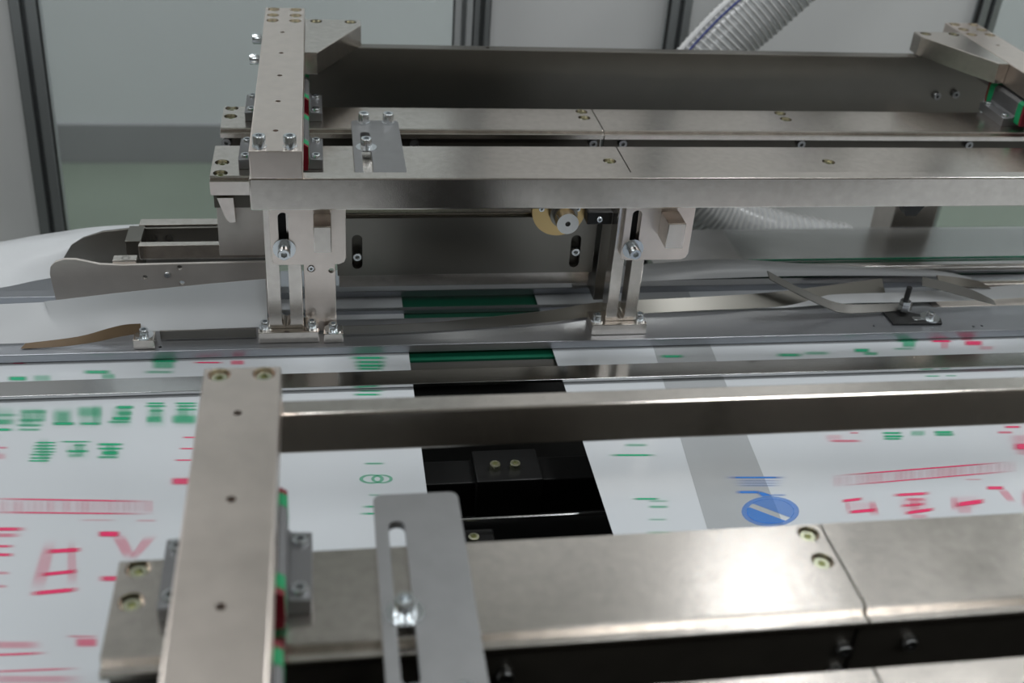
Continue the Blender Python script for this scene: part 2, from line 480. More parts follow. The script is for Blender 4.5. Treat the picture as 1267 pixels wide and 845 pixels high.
def under(bolt, name, key, dz):
    """a washer under a bolt head, its sub-part"""
    o = bpy.data.objects.new(name, BM[key])
    link(o, bolt)
    o.location = (0, 0, -dz * MM)
    return o
PRINTS = {"L_green_0":[[-3416,10496,-3166,10483,-3144,10371,-3392,10385,90],[-3168,10513,-2925,10500,-2897,10347,-3138,10361,40],[-2670,10572,-2315,10553,-2302,10460,-2655,10479,80],[-2463,10496,-2270,10486,-2252,10358,-2444,10368,50],[-1994,10753,-1630,10735,-1622,10649,-1984,10667,90],[-1972,10719,-1663,10703,-1645,10513,-1950,10528,60],[-2040,10529,-1645,10508,-1638,10435,-2031,10456,50]],
 "L_green_1":[[-3676,9835,-3080,9799,-3067,9734,-3660,9770,50],[-3653,9741,-3111,9708,-3087,9594,-3626,9628,70],[-3452,9575,-3112,9554,-3099,9491,-3438,9512,100],[-3175,9874,-2841,9854,-2825,9770,-3157,9790,50],[-3158,9715,-2828,9696,-2816,9631,-3145,9652,60],[-3155,9624,-2844,9605,-2834,9550,-3144,9570,70],[-3124,9550,-2847,9533,-2837,9479,-3113,9496,60],[-3026,9879,-2861,9869,-2818,9638,-2981,9648,30],[-2856,9862,-2605,9848,-2558,9570,-2805,9585,25],[-2815,9641,-2534,9624,-2522,9551,-2801,9568,90],[-2630,9916,-2308,9898,-2274,9663,-2591,9682,45],[-2547,9620,-2282,9604,-2272,9540,-2536,9556,80],[-2464,9940,-2330,9933,-2269,9514,-2399,9522,30],[-2235,9889,-1998,9876,-1988,9800,-2225,9814,90],[-2205,9791,-2003,9779,-1991,9685,-2191,9697,60],[-2241,9694,-2007,9680,-1998,9606,-2231,9620,100],[-2282,9629,-1998,9611,-1991,9556,-2274,9574,70],[-1932,9928,-1692,9914,-1687,9866,-1926,9880,90],[-1943,9880,-1669,9864,-1664,9816,-1937,9832,90],[-1882,9799,-1696,9788,-1690,9731,-1875,9742,60],[-1903,9691,-1701,9679,-1687,9541,-1887,9553,70],[-1653,9912,-1359,9895,-1355,9847,-1648,9864,90],[-1631,9861,-1355,9845,-1351,9798,-1626,9814,80],[-1625,9800,-1350,9784,-1346,9736,-1620,9753,80],[-1666,9700,-1342,9681,-1327,9496,-1647,9516,70],[-3696,9987,-3431,9972,-3334,9535,-3591,9551,22],[-3445,9973,-3179,9957,-3088,9519,-3347,9536,22],[-3217,9959,-2874,9939,-2792,9501,-3126,9522,22],[-2870,9939,-2601,9924,-2528,9485,-2789,9501,22],[-2623,9925,-2327,9908,-2262,9468,-2549,9486,22],[-2289,9905,-2017,9890,-1961,9449,-2225,9466,22],[-1935,9885,-1678,9870,-1633,9429,-1882,9444,22],[-1666,9869,-1356,9851,-1320,9409,-1621,9428,22],[-2207,9932,-2038,9923,-1990,9548,-2155,9559,30],[-1879,9920,-1743,9913,-1708,9583,-1841,9591,30],[-1600,9904,-1464,9896,-1435,9567,-1568,9575,30],[-3141,9872,-2993,9864,-2930,9542,-3075,9551,30],[-2785,9843,-2653,9835,-2606,9559,-2736,9567,30]],
 "L_green_2":[[-2915,9317,-2659,9301,-2652,9266,-2909,9283,100],[-2914,9267,-2650,9250,-2643,9216,-2907,9233,90],[-2912,9218,-2641,9200,-2635,9166,-2905,9184,90],[-2902,9168,-2632,9151,-2626,9117,-2895,9135,80],[-2925,9127,-2656,9109,-2650,9075,-2919,9093,90],[-2914,9073,-2662,9056,-2656,9022,-2908,9039,100],[-2922,9030,-2670,9014,-2664,8980,-2915,8997,100],[-2883,9396,-2755,9388,-2669,8920,-2792,8928,30],[-2690,9317,-2317,9293,-2312,9258,-2684,9282,90],[-2535,9255,-2375,9245,-2368,9202,-2527,9212,60],[-2600,9168,-2328,9150,-2320,9099,-2591,9117,90],[-2557,9104,-2382,9092,-2372,9029,-2546,9040,40],[-2325,9260,-2016,9240,-2009,9188,-2317,9208,100],[-2314,9186,-2007,9166,-2001,9123,-2307,9143,100],[-2258,9135,-2049,9122,-2038,9037,-2245,9050,90],[-2293,9053,-2038,9036,-2031,8986,-2285,9003,70],[-2956,9320,-2675,9302,-2618,8983,-2892,9001,16],[-2623,9298,-2348,9281,-2298,8961,-2567,8979,16],[-2304,9278,-2052,9262,-2009,8942,-2255,8958,16],[-2525,9293,-2414,9286,-2372,9029,-2482,9037,30],[-2228,9260,-2108,9252,-2072,8996,-2190,9004,35]],
 "L_red_0":[[-3350,9267,-3096,9251,-3087,9208,-3340,9224,50],[-3328,9172,-3092,9157,-3066,9031,-3299,9047,25],[-1510,9312,-1294,9298,-1292,9263,-1506,9276,80],[-1525,9131,-1296,9116,-1294,9081,-1522,9096,80],[-1556,8950,-1298,8933,-1295,8899,-1553,8916,80],[-1561,8681,-1292,8663,-1280,8523,-1547,8542,80],[-1528,10674,-1143,10654,-1141,10611,-1525,10631,90],[-1123,10691,-921,10681,-916,10563,-1116,10573,60],[-3446,10760,-3236,10749,-3228,10707,-3437,10718,70]],
 "L_red_1":[[-3232,8502,-1602,8340,-1598,8302,-3224,8465,75],[-3187,8310,-1583,8164,-1579,8127,-3179,8273,70],[-2318,8133,-1917,8103,-1913,8072,-2313,8102,25],[-1806,8093,-1573,8076,-1569,8034,-1800,8052,25],[-3185,8481,-3095,8474,-3043,8241,-3132,8248,12],[-3145,8478,-3029,8470,-2978,8236,-3092,8245,12],[-3072,8473,-2982,8466,-2932,8233,-3020,8239,7],[-3031,8470,-2941,8463,-2892,8230,-2980,8236,12],[-2971,8465,-2872,8458,-2824,8225,-2921,8232,7],[-2922,8462,-2806,8453,-2759,8220,-2873,8228,18],[-2849,8456,-2750,8449,-2704,8216,-2801,8223,7],[-2799,8453,-2700,8446,-2655,8212,-2752,8219,7],[-2750,8449,-2633,8441,-2589,8207,-2704,8216,12],[-2676,8444,-2585,8437,-2542,8204,-2631,8210,7],[-2629,8441,-2529,8433,-2487,8200,-2585,8207,18],[-2559,8436,-2460,8428,-2419,8195,-2517,8202,7],[-2490,8430,-2390,8423,-2351,8189,-2449,8197,18],[-2434,8426,-2317,8418,-2278,8184,-2393,8193,7],[-2367,8422,-2275,8415,-2238,8181,-2327,8188,12],[-2319,8418,-2227,8411,-2191,8177,-2280,8184,18],[-2271,8415,-2179,8408,-2143,8174,-2233,8181,12],[-2210,8410,-2092,8402,-2058,8168,-2173,8176,12],[-2123,8404,-2031,8397,-1998,8163,-2088,8170,12],[-2075,8400,-1957,8392,-1925,8158,-2041,8166,12],[-2000,8395,-1900,8388,-1869,8153,-1968,8161,7],[-1950,8391,-1849,8384,-1819,8150,-1918,8157,12],[-1900,8388,-1808,8381,-1778,8147,-1869,8153,7],[-1851,8384,-1733,8376,-1705,8141,-1821,8150,12],[-1764,8378,-1645,8369,-1618,8135,-1735,8143,18]],
 "L_red_2":[[-3220,8101,-2683,8060,-2669,7990,-3203,8031,90],[-3201,8020,-2709,7982,-2695,7912,-3184,7950,50],[-3123,7863,-2739,7833,-2729,7784,-3111,7815,80],[-3098,7759,-2718,7729,-2706,7671,-3085,7701,90],[-2964,7520,-2709,7499,-2700,7453,-2953,7474,40],[-2927,7358,-2695,7339,-2686,7294,-2916,7313,40],[-2519,7759,-2168,7762,-2156,7685,-2504,7682,100],[-2512,7465,-2155,7492,-2144,7427,-2500,7401,100],[-2557,7250,-2109,7275,-2098,7203,-2543,7179,100],[-2548,7904,-2403,7892,-2387,7206,-2553,7220,28],[-2351,7888,-2257,7881,-2131,7241,-2250,7251,25],[-2114,7967,-1875,7949,-1862,7849,-2098,7867,100],[-2007,7932,-1838,7919,-1676,7541,-1820,7553,35],[-1687,7885,-1528,7873,-1697,7543,-1799,7551,30],[-2026,7398,-1698,7371,-1686,7280,-2012,7307,80]],
 "L_red_3":[[-2856,6737,-2282,6686,-2264,6586,-2832,6637,35],[-2822,6591,-2224,6570,-2217,6531,-2812,6552,70],[-2097,6705,-1874,6685,-1856,6565,-2077,6584,60],[-2176,6733,-1877,6706,-1872,6673,-2170,6700,40],[-2781,6418,-1938,6384,-1933,6353,-2773,6388,60],[-2773,6384,-1889,6302,-1874,6209,-2750,6290,30]],
 "L_green_3":[[171,10702,672,10678,667,10595,169,10620,90],[212,10615,652,10593,648,10512,210,10534,80],[224,10541,648,10520,644,10439,222,10461,90],[236,10470,616,10451,612,10387,235,10407,80],[237,10031,591,10011,589,9966,236,9986,70],[194,9969,560,9948,557,9896,193,9917,90],[275,8776,522,8759,520,8722,273,8738,70],[306,8295,447,8284,445,8249,304,8260,40],[227,8135,583,8109,581,8069,226,8095,80],[200,8038,577,8010,575,7971,199,7999,80],[481,8503,476,8485,442,8493,445,8506,1060],[476,8485,463,8469,433,8482,442,8493,1060],[463,8469,443,8456,419,8473,433,8482,1060],[443,8456,418,8447,401,8466,419,8473,1060],[418,8447,389,8442,381,8463,401,8466,1060],[389,8442,359,8442,360,8463,381,8463,1060],[359,8442,328,8446,338,8466,360,8463,1060],[328,8446,300,8455,318,8472,338,8466,1060],[300,8455,276,8468,302,8481,318,8472,1060],[276,8468,258,8484,289,8492,302,8481,1060],[258,8484,246,8501,281,8505,289,8492,1060],[246,8501,243,8520,279,8517,281,8505,1060],[243,8520,248,8538,282,8530,279,8517,1060],[248,8538,260,8554,291,8541,282,8530,1060],[260,8554,280,8567,304,8551,291,8541,1060],[280,8567,305,8577,322,8557,304,8551,1060],[305,8577,334,8582,342,8561,322,8557,1060],[334,8582,365,8582,364,8561,342,8561,1060],[365,8582,396,8578,385,8558,364,8561,1060],[396,8578,424,8569,405,8552,385,8558,1060],[424,8569,448,8556,422,8542,405,8552,1060],[448,8556,467,8540,435,8531,422,8542,1060],[467,8540,478,8522,443,8519,435,8531,1060],[478,8522,481,8503,445,8506,443,8519,1060],[565,8497,561,8481,531,8488,534,8500,1060],[561,8481,549,8465,523,8477,531,8488,1060],[549,8465,532,8453,511,8468,523,8477,1060],[532,8453,510,8444,495,8462,511,8468,1060],[510,8444,484,8439,477,8459,495,8462,1060],[484,8439,458,8439,459,8458,477,8459,1060],[458,8439,431,8443,440,8461,459,8458,1060],[431,8443,406,8451,422,8467,440,8461,1060],[406,8451,385,8463,408,8476,422,8467,1060],[385,8463,369,8478,397,8486,408,8476,1060],[369,8478,360,8495,390,8498,397,8486,1060],[360,8495,357,8512,388,8510,390,8498,1060],[357,8512,361,8529,391,8522,388,8510,1060],[361,8529,372,8544,399,8532,391,8522,1060],[372,8544,389,8557,411,8541,399,8532,1060],[389,8557,412,8566,426,8548,411,8541,1060],[412,8566,437,8571,444,8551,426,8548,1060],[437,8571,464,8572,463,8551,444,8551,1060],[464,8572,491,8567,482,8549,463,8551,1060],[491,8567,516,8559,500,8543,482,8549,1060],[516,8559,537,8547,514,8534,500,8543,1060],[537,8547,553,8532,525,8524,514,8534,1060],[553,8532,563,8515,532,8512,525,8524,1060],[563,8515,565,8497,534,8500,532,8512,1060]],
 "R_green_0":[[2949,8907,3253,8888,3239,8834,2936,8854,50],[2748,8749,3299,8713,3288,8669,2739,8706,100],[2834,8058,3153,8035,3143,7996,2825,8019,100],[2978,8014,3230,7996,3219,7957,2968,7975,40],[2958,7936,3208,7917,3195,7871,2947,7890,60],[2911,7751,3140,7734,3130,7697,2902,7714,40],[2849,7575,3157,7551,3147,7515,2840,7539,60]],
 "R_blue_0":[[3850,8313,4541,8266,4525,8224,3837,8272,100],[3911,8249,4492,8209,4483,8184,3903,8225,50],[3899,8212,4469,8172,4460,8148,3891,8188,50],[3905,8175,4447,8136,4438,8112,3897,8150,50],[3895,8091,4206,8069,4186,8013,3877,8035,90],[4090,8064,4177,8058,4304,7963,4124,7957,90],[4225,8011,4431,7996,4419,7964,4214,7979,50],[4446,7734,4415,7680,4364,7695,4389,7739,1060],[4415,7680,4367,7630,4326,7655,4364,7695,1060],[4367,7630,4305,7590,4276,7623,4326,7655,1060],[4305,7590,4234,7561,4219,7600,4276,7623,1060],[4234,7561,4158,7545,4158,7587,4219,7600,1060],[4158,7545,4083,7544,4098,7586,4158,7587,1060],[4083,7544,4012,7556,4041,7596,4098,7586,1060],[4012,7556,3952,7583,3993,7617,4041,7596,1060],[3952,7583,3905,7620,3955,7647,3993,7617,1060],[3905,7620,3875,7667,3931,7685,3955,7647,1060],[3875,7667,3864,7721,3922,7728,3931,7685,1060],[3864,7721,3872,7777,3930,7773,3922,7728,1060],[3872,7777,3901,7832,3953,7817,3930,7773,1060],[3901,7832,3947,7883,3990,7857,3953,7817,1060],[3947,7883,4009,7925,4039,7891,3990,7857,1060],[4009,7925,4081,7956,4097,7915,4039,7891,1060],[4081,7956,4159,7973,4159,7929,4097,7915,1060],[4159,7973,4237,7975,4221,7931,4159,7929,1060],[4237,7975,4310,7962,4279,7920,4221,7931,1060],[4310,7962,4373,7935,4329,7899,4279,7920,1060],[4373,7935,4420,7895,4367,7867,4329,7899,1060],[4420,7895,4449,7846,4390,7828,4367,7867,1060],[4449,7846,4458,7791,4398,7784,4390,7828,1060],[4458,7791,4446,7734,4389,7739,4398,7784,1060],[3941,7815,3976,7829,3924,7679,3913,7731,1075],[3976,7829,3999,7811,3944,7649,3924,7679,1075],[3999,7811,4023,7793,3966,7628,3944,7649,1075],[4027,7891,4063,7908,4047,7863,4023,7881,1060],[4023,7793,4046,7775,3990,7612,3966,7628,1075],[4063,7908,4097,7921,4070,7844,4047,7863,1060],[4046,7775,4070,7757,4015,7600,3990,7612,1075],[4097,7921,4130,7929,4094,7826,4070,7844,1060],[4070,7757,4093,7739,4041,7591,4015,7600,1075],[4130,7929,4162,7934,4118,7808,4094,7826,1060],[4093,7739,4117,7721,4068,7585,4041,7591,1075],[4162,7934,4193,7936,4141,7790,4118,7808,1060],[4117,7721,4140,7704,4096,7582,4068,7585,1075],[4193,7936,4223,7935,4164,7772,4141,7790,1060],[4140,7704,4163,7686,4126,7581,4096,7582,1075],[4223,7935,4252,7931,4188,7754,4164,7772,1060],[4163,7686,4186,7668,4156,7583,4126,7581,1075],[4252,7931,4280,7925,4211,7736,4188,7754,1060],[4186,7668,4210,7650,4187,7587,4156,7583,1075],[4280,7925,4307,7916,4234,7718,4211,7736,1060],[4210,7650,4233,7632,4219,7595,4187,7587,1075],[4307,7916,4332,7903,4258,7700,4234,7718,1060],[4233,7632,4256,7615,4253,7606,4219,7595,1075],[4332,7903,4357,7887,4281,7682,4258,7700,1060],[4357,7887,4379,7865,4304,7664,4281,7682,1060],[4379,7865,4397,7834,4328,7648,4304,7664,1060],[4397,7834,4407,7781,4376,7697,4328,7648,1060]],
 "R_red_0":[[5152,8838,5599,8809,5576,8755,5130,8784,60],[5171,8932,5413,8917,5365,8804,5126,8820,20],[5469,8949,5598,8941,5582,8905,5454,8913,60],[7268,8955,7522,8940,7490,8883,7237,8899,80],[7136,8864,7368,8849,7336,8794,7106,8809,60],[7185,8662,7647,8633,7554,8477,7098,8507,90],[7227,8808,7734,8776,7624,8595,7125,8627,25],[7154,8537,7573,8510,7508,8400,7092,8428,30]],
 "R_green_1":[[5814,8933,6098,8915,6076,8869,5793,8887,90],[5806,8872,6089,8855,6067,8809,5786,8827,100],[5787,8829,6049,8812,6028,8767,5766,8783,80],[6156,8947,6384,8933,6328,8818,6102,8832,30],[6410,8915,6687,8898,6658,8843,6382,8860,90],[6399,8875,6686,8857,6652,8793,6368,8811,70],[5831,8927,6095,8910,6031,8774,5770,8791,20],[6152,8939,6361,8926,6298,8798,6092,8811,20],[6432,8920,6690,8904,6631,8790,6375,8806,20]],
 "R_red_1":[[4934,8252,7083,8349,7063,8315,4921,8219,90],[4943,8095,7097,8203,7077,8170,4930,8063,70],[6356,8104,6590,8088,6573,8055,6339,8072,30],[4991,8255,5104,8253,5019,8050,4908,8053,13],[5066,8259,5179,8257,5093,8054,4982,8057,8],[5141,8263,5240,8262,5153,8059,5056,8060,8],[5236,8268,5350,8265,5261,8062,5149,8065,13],[5319,8272,5405,8272,5315,8068,5231,8068,13],[5372,8275,5487,8272,5396,8068,5283,8071,20],[5456,8279,5571,8277,5478,8072,5366,8075,20],[5533,8283,5633,8282,5539,8077,5441,8078,8],[5594,8286,5709,8284,5614,8079,5501,8081,8],[5679,8290,5794,8288,5698,8083,5584,8085,20],[5756,8294,5842,8294,5745,8088,5660,8089,13],[5802,8297,5904,8295,5805,8090,5705,8091,13],[5864,8300,5951,8300,5851,8093,5766,8094,13],[5946,8304,6033,8304,5932,8097,5846,8098,13],[6027,8308,6144,8306,6041,8099,5926,8102,13],[6105,8312,6208,8311,6103,8104,6003,8105,13],[6176,8316,6263,8316,6158,8108,6072,8109,20],[6231,8319,6348,8316,6241,8109,6126,8111,20],[6309,8323,6412,8321,6304,8113,6203,8115,20],[6372,8326,6475,8325,6366,8116,6265,8118,13],[6435,8329,6539,8328,6429,8119,6327,8121,13],[6534,8334,6623,8334,6511,8125,6424,8125,13],[6618,8339,6707,8338,6593,8129,6506,8129,13],[6665,8341,6770,8340,6655,8130,6553,8132,8],[6737,8345,6842,8343,6726,8133,6623,8135,13],[6837,8350,6927,8350,6810,8139,6722,8140,13],[6885,8352,6990,8351,6872,8140,6769,8142,8],[6950,8356,7040,8355,6920,8144,6832,8145,8],[6998,8358,7118,8356,6997,8145,6879,8147,8]],
 "R_red_2":[[4918,7881,5203,7904,5175,7842,4892,7819,90],[4912,7717,5290,7737,5260,7669,4883,7650,100],[5203,7859,5299,7852,5235,7591,5098,7601,33],[4954,7864,5023,7859,4971,7673,4894,7679,20],[5473,7932,5948,7934,5917,7871,5444,7869,90],[5585,7859,5846,7840,5819,7786,5559,7805,50],[5486,7763,5815,7778,5789,7724,5461,7710,70],[5472,7658,5879,7704,5845,7636,5441,7591,100],[5526,7620,5748,7604,5711,7529,5491,7546,30],[6063,7754,6470,7797,6419,7704,6016,7662,100],[6070,7861,6177,7854,6083,7603,5961,7612,25],[6082,7720,6273,7706,6192,7554,6004,7568,25],[6525,7978,6767,7961,6726,7889,6486,7906,90],[6616,7942,6762,7931,6751,7681,6626,7691,35],[6882,7910,7046,7898,6868,7596,6709,7607,30],[4951,7854,5313,7828,5245,7675,4887,7702,12],[5535,7908,5921,7880,5778,7592,5401,7621,16],[6089,7877,6461,7850,6336,7618,5971,7645,12],[5639,7857,5776,7847,5665,7618,5530,7628,25]],
 "R_green_2":[[6197,10583,6460,10571,6411,10461,6151,10474,90],[6285,10496,6526,10484,6487,10397,6247,10409,70],[6847,10807,7202,10791,7133,10649,6782,10666,80],[6890,10715,7117,10705,7036,10537,6812,10548,70],[6694,10568,7043,10551,7016,10496,6669,10513,50],[6823,9960,7059,9948,7043,9917,6808,9930,80],[7086,9953,7263,9944,7247,9913,7070,9923,70]],
 "R_red_3":[[7269,10720,7603,10705,7568,10637,7235,10652,100],[7402,10705,7546,10699,7431,10475,7290,10482,30],[7699,10693,8004,10679,7928,10538,7626,10552,90],[7690,10759,7899,10749,7854,10663,7645,10673,40],[7825,10561,8075,10549,8014,10438,7766,10450,30],[6662,10824,7312,10795,7295,10760,6647,10790,60],[7835,10107,8037,10097,8019,10065,7818,10076,80],[7263,10138,8038,10099,7961,9963,7194,10003,15]],
 "R_green_3":[[5183,10521,5579,10501,5544,10411,5151,10431,80],[5534,10545,5934,10526,5897,10435,5500,10455,50],[3770,10556,4123,10538,4099,10458,3749,10476,80],[3725,10351,4080,10333,4057,10255,3705,10273,70]]}
# ================================================================== the room
FZ, CZ = -850, 2600
XL, XR, YN, YB = -3500, 4800, -3600, 3575
solo('floor', MB().box(XL, XR, YN, YB, FZ - 50, FZ), 'floor_epoxy', (0, 0, FZ), 'green epoxy factory floor behind the machine', 'floor', kind='structure')
solo('ceiling', MB().box(XL, XR, YN, YB, CZ, CZ + 50), 'ceiling_paint', (0, 0, CZ), 'pale factory ceiling', 'ceiling', kind='structure')
solo('wall_back', MB().box(XL, XR, YB, YB + 80, FZ, CZ), 'wall_paint', (0, YB, FZ), 'pale blue grey wall behind the machine enclosure', 'wall', kind='structure')
solo('wall_front', MB().box(XL, XR, YN - 80, YN, FZ, CZ), 'side_paint', (0, YN, FZ), 'grey wall on the operator side', 'wall', kind='structure')
solo('wall_left', MB().box(XL - 80, XL, YN, YB, FZ, CZ), 'side_paint', (XL, 0, FZ), 'grey wall at the left end', 'wall', kind='structure')
solo('wall_right', MB().box(XR, XR + 80, YN, YB, FZ, CZ), 'side_paint', (XR, 0, FZ), 'grey wall at the right end', 'wall', kind='structure')
solo('baseboard_back', MB().box(XL, XR, YB - 12, YB, FZ, FZ + 133, 2), 'wall_dark', (0, YB, FZ), 'dark grey skirting band along the back wall', 'skirting', kind='structure')

for i, (lx, ly, sx_, sy_, pw_) in enumerate(LAMPS):
    hx, hy = sx_ * 500 + 40, sy_ * 500 + 40
    t = thing('ceiling_lamp', 'unseen wide flat ceiling lamp above the machine hall' if sx_ > 1 else 'single narrow tube lamp on the ceiling', 'lamp', (lx, ly, CZ), 'ceiling lamps')
    part('lamp_housing', MB().box(lx - hx, lx + hx, ly - hy, ly + hy, CZ - 60, CZ, 8), 'white_panel', t)

# ------------------------------------------------------------------ machine enclosure
def alu_post(x0, x1, label, y0=1900, y1=1945, tilt=0.0, m='post_aluminium'):
    """slotted aluminium upright"""
    t = thing('aluminium_post', label, 'post', ((x0 + x1) / 2, (y0 + y1) / 2, FZ), 'uprights of the machine enclosure')
    c = (x0 + x1) / 2
    sl = 5
    poly = [(x0, y0), (c - sl, y0), (c - sl, y0 + 8), (c - sl - 5, y0 + 8), (c - sl - 5, y0 + 15), (c + sl + 5, y0 + 15), (c + sl + 5, y0 + 8), (c + sl, y0 + 8), (c + sl, y0), (x1, y0), (x1, y1), (x0, y1)]
    part('profile', MB().prism(poly, 'z', FZ, 1500), m, t, smooth=False)
    for xe in (x0, x1):
        s = -1 if xe == x0 else 1
        part('sealing_strip', MB().box(xe + s * 0.5 - 2, xe + s * 0.5 + 2, y0 + 6, y0 + 16, FZ, 1500), 'black_steel', t)
    if tilt:
        t.rotation_euler = (0, tilt, 0)
    return t

alu_post(-526, -486, 'dark aluminium enclosure post at the far left of the picture', tilt=math.radians(1.8))
alu_post(224, 254, 'light aluminium enclosure post beside a darker one above the steel back plate', m='post_light')
alu_post(257, 284, 'darker aluminium enclosure post of the pair above the steel back plate')
alu_post(604, 640, 'aluminium enclosure post partly covered by the clear ribbed hose')
alu_post(1192, 1226, 'dark aluminium enclosure post behind the right slide beam')
def panel(name, x0, x1, material, label, cat, z0=FZ, y=1925, z1=1500):
    return solo(name, MB().box(x0, x1, y - 3, y + 3, z0, z1, 0.5), material, ((x0 + x1) / 2, y, z0), label, cat)
pn = solo('enclosure_panel', MB().box(-1500, -529, 1922, 1928, FZ, 1500, 0.5), 'white_panel', (-506, 1925, FZ), 'white enclosure panel left of the leftmost post', 'panel')
pn.rotation_euler = (0, math.radians(1.8), 0)
solo('clear_panel', MB().prism([(-483, FZ), (222, FZ), (222, 1500), (-408, 1500)], 'y', 1922, 1928, 0.5), 'clear_sheet', (-130, 1925, FZ), 'clear enclosure panel showing the wall and green floor behind', 'panel')
panel('enclosure_panel', 286, 602, 'white_panel', 'white enclosure panel between the two middle posts', 'panel')
panel('enclosure_panel', 642, 1190, 'white_panel', 'white enclosure panel behind the clear hose', 'panel')
panel('clear_panel', 1228, 2000, 'clear_sheet', 'clear enclosure panel right of the rightmost post', 'panel')

# ================================================================== machine bed
t = thing('machine_bed', 'black machine bed under the moving film', 'machine', (200, 750, FZ))
part('tray', MB().box(-800, 1300, 300, 1420, -180, -160), 'machine_black', t)
part('side_wall', MB().box(-800, 1300, 300, 312, -160, -6), 'machine_black', t)
part('side_wall', MB().box(-800, 1300, 1400, 1412, -160, -80), 'machine_black', t)
part('base_cabinet', MB().box(-780, 1280, 320, 1400, FZ, -180), 'machine_black', t)
part('cross_beam', MB().box(-800, 1300, 925, 965, -120, -72, 2), 'machine_black', t)
part('mounting_block', MB().box(150, 222, 914, 968, -112, -62, 2), 'machine_black', t)
for bx in (172, 194):
    fast('recessed_bolt', 'cap8y', t, (bx, 936, -62))
fast('recessed_bolt', 'cap8y', t, (136, 828, -66))
part('tie_rod', MB().cyl((-790, 842, -50), (1290, 842, -50), 1.8, 12), 'polished', t, label='thin bright steel rod')
part('bearing_block', MB().box(118, 158, 806, 846, -110, -66, 2), 'machine_black', t)

# conveyor and rails under the back edge of the film
solo('conveyor_belt', MB().box(-800, 1300, 1063, 1230, -9, -4), 'green_belt', (200, 1140, -9), 'dark green conveyor belt showing through the gap in the film', 'belt')
solo('belt_rail', MB().box(-800, 1300, 1044, 1061, -14, -5, 1), 'nickel_dark', (200, 1052, -14), 'narrow grey rail along the front of the green belt', 'rail')
t = thing('bed_plate', 'long grey aluminium strip plate carrying the support posts', 'plate', (200, 1100, 2))
bp = part('plate', MB().box(-800, 1300, 1071, 1130, 2, 12, 0.8), 'aluminium', t)
cutter = MB()
for x, y in ((659, 1088), (800, 1082), (788, 1081), (-185, 1080)):
    cutter.cyl((x, y, 4), (x, y, 20), 1.8, 12)
cut(bp, cutter)
solo('bed_rail', MB().box(-800, 1300, 1200, 1216, 0, 9, 0.8), 'aluminium', (200, 1208, 0), 'bright grey rail under the steel housing', 'rail')
solo('bed_rail', MB().box(-800, 1300, 1160, 1167, 0, 5, 0.5), 'aluminium', (200, 1163, 0), 'thin grey rail in front of the white film strip below the housing', 'rail')
solo('bed_table', MB().box(-800, 300, 1232, 1395, -76, -68, 1), 'aluminium', (-250, 1310, -76), 'grey table surface under the folded film at the left', 'table')
solo('polished_strip', MB().box(-800, 1300, 1001, 1028, 3, 7, 0.5), 'polished', (200, 1015, 3), 'long polished steel strip lying across the printed film', 'strip')

# ================================================================== printed film
def film_panel(x0, x1, label):
    t = thing('printed_film', label, 'film', ((x0 + x1) / 2, 720, 0), 'printed film panels')
    rows = []
    nx = 40
    for j in range(25):
        y = 322 + (1228 - 322) * j / 24
        rows.append([(x0 + (x1 - x0) * i / nx, y, 0.0) for i in range(nx + 1)])
    part('sheet', MB().ribbon(rows, 0.12), 'film', t)
    return t
filmL = film_panel(-800, 88, 'white printed film left of the black gap with red and green lettering')
filmR = film_panel(255, 1300, 'white printed film right of the black gap with blue round mark')
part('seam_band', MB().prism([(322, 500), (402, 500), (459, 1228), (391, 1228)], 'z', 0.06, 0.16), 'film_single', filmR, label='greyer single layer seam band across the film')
def clusters(quads, pad=22):
    """strokes that touch or nearly touch form one character"""
    bb = [[min(q[0:8:2]) - pad, max(q[0:8:2]) + pad, min(q[1:8:2]) - pad, max(q[1:8:2]) + pad] for q in quads]
    idx = list(range(len(quads)))
    def root(i):
        while idx[i] != i:
            i = idx[i]
        return i
    for i in range(len(quads)):
        for j in range(i):
            a, c = bb[i], bb[j]
            if a[0] < c[1] and c[0] < a[1] and a[2] < c[3] and c[2] < a[3]:
                idx[root(i)] = root(j)
    out = {}
    for i in range(len(quads)):
        out.setdefault(root(i), []).append(i)
    return list(out.values())

for key, quads in PRINTS.items():
    side, colr, _ = key.split('_')
    par = filmL if side == 'L' else filmR
    org = origin_of(par)
    for cl in clusters(quads):
        vs, fs, ink, uvs = [], [], [], []
        for k in cl:
            q = quads[k]
            a = q[8]
            b0 = len(vs)
            zz = 0.25 + 0.004 * k
            for j in range(4):
                vs.append(((q[2 * j] / 10 - org.x) * MM, (q[2 * j + 1] / 10 - org.y) * MM, (zz - org.z) * MM))
            solid = a > 150
            ink += [((a - 1000) / 100 if solid else a / 100) * 0.85] * 4
            fs.append((b0, b0 + 3, b0 + 2, b0 + 1))
            uvs += [(0.5, 0.3), (0.5, 0.7), (0.5, 0.7), (0.5, 0.3)] if solid else [(0, 0), (0, 1), (1, 1), (1, 0)]
        me = bpy.data.meshes.new(colr + '_print')
        me.from_pydata(vs, [], fs)
        ul = me.uv_layers.new(name='UVMap')
        for i in range(len(me.loops)):
            ul.data[i].uv = uvs[i]
        atr = me.attributes.new('ink', 'FLOAT', 'POINT')
        for i, v in enumerate(ink):
            atr.data[i].value = v
        me.materials.append(MAT['ink_' + colr])
        o = bpy.data.objects.new(colr + '_character' if colr != 'blue' else 'blue_mark', me)
        link(o, par)

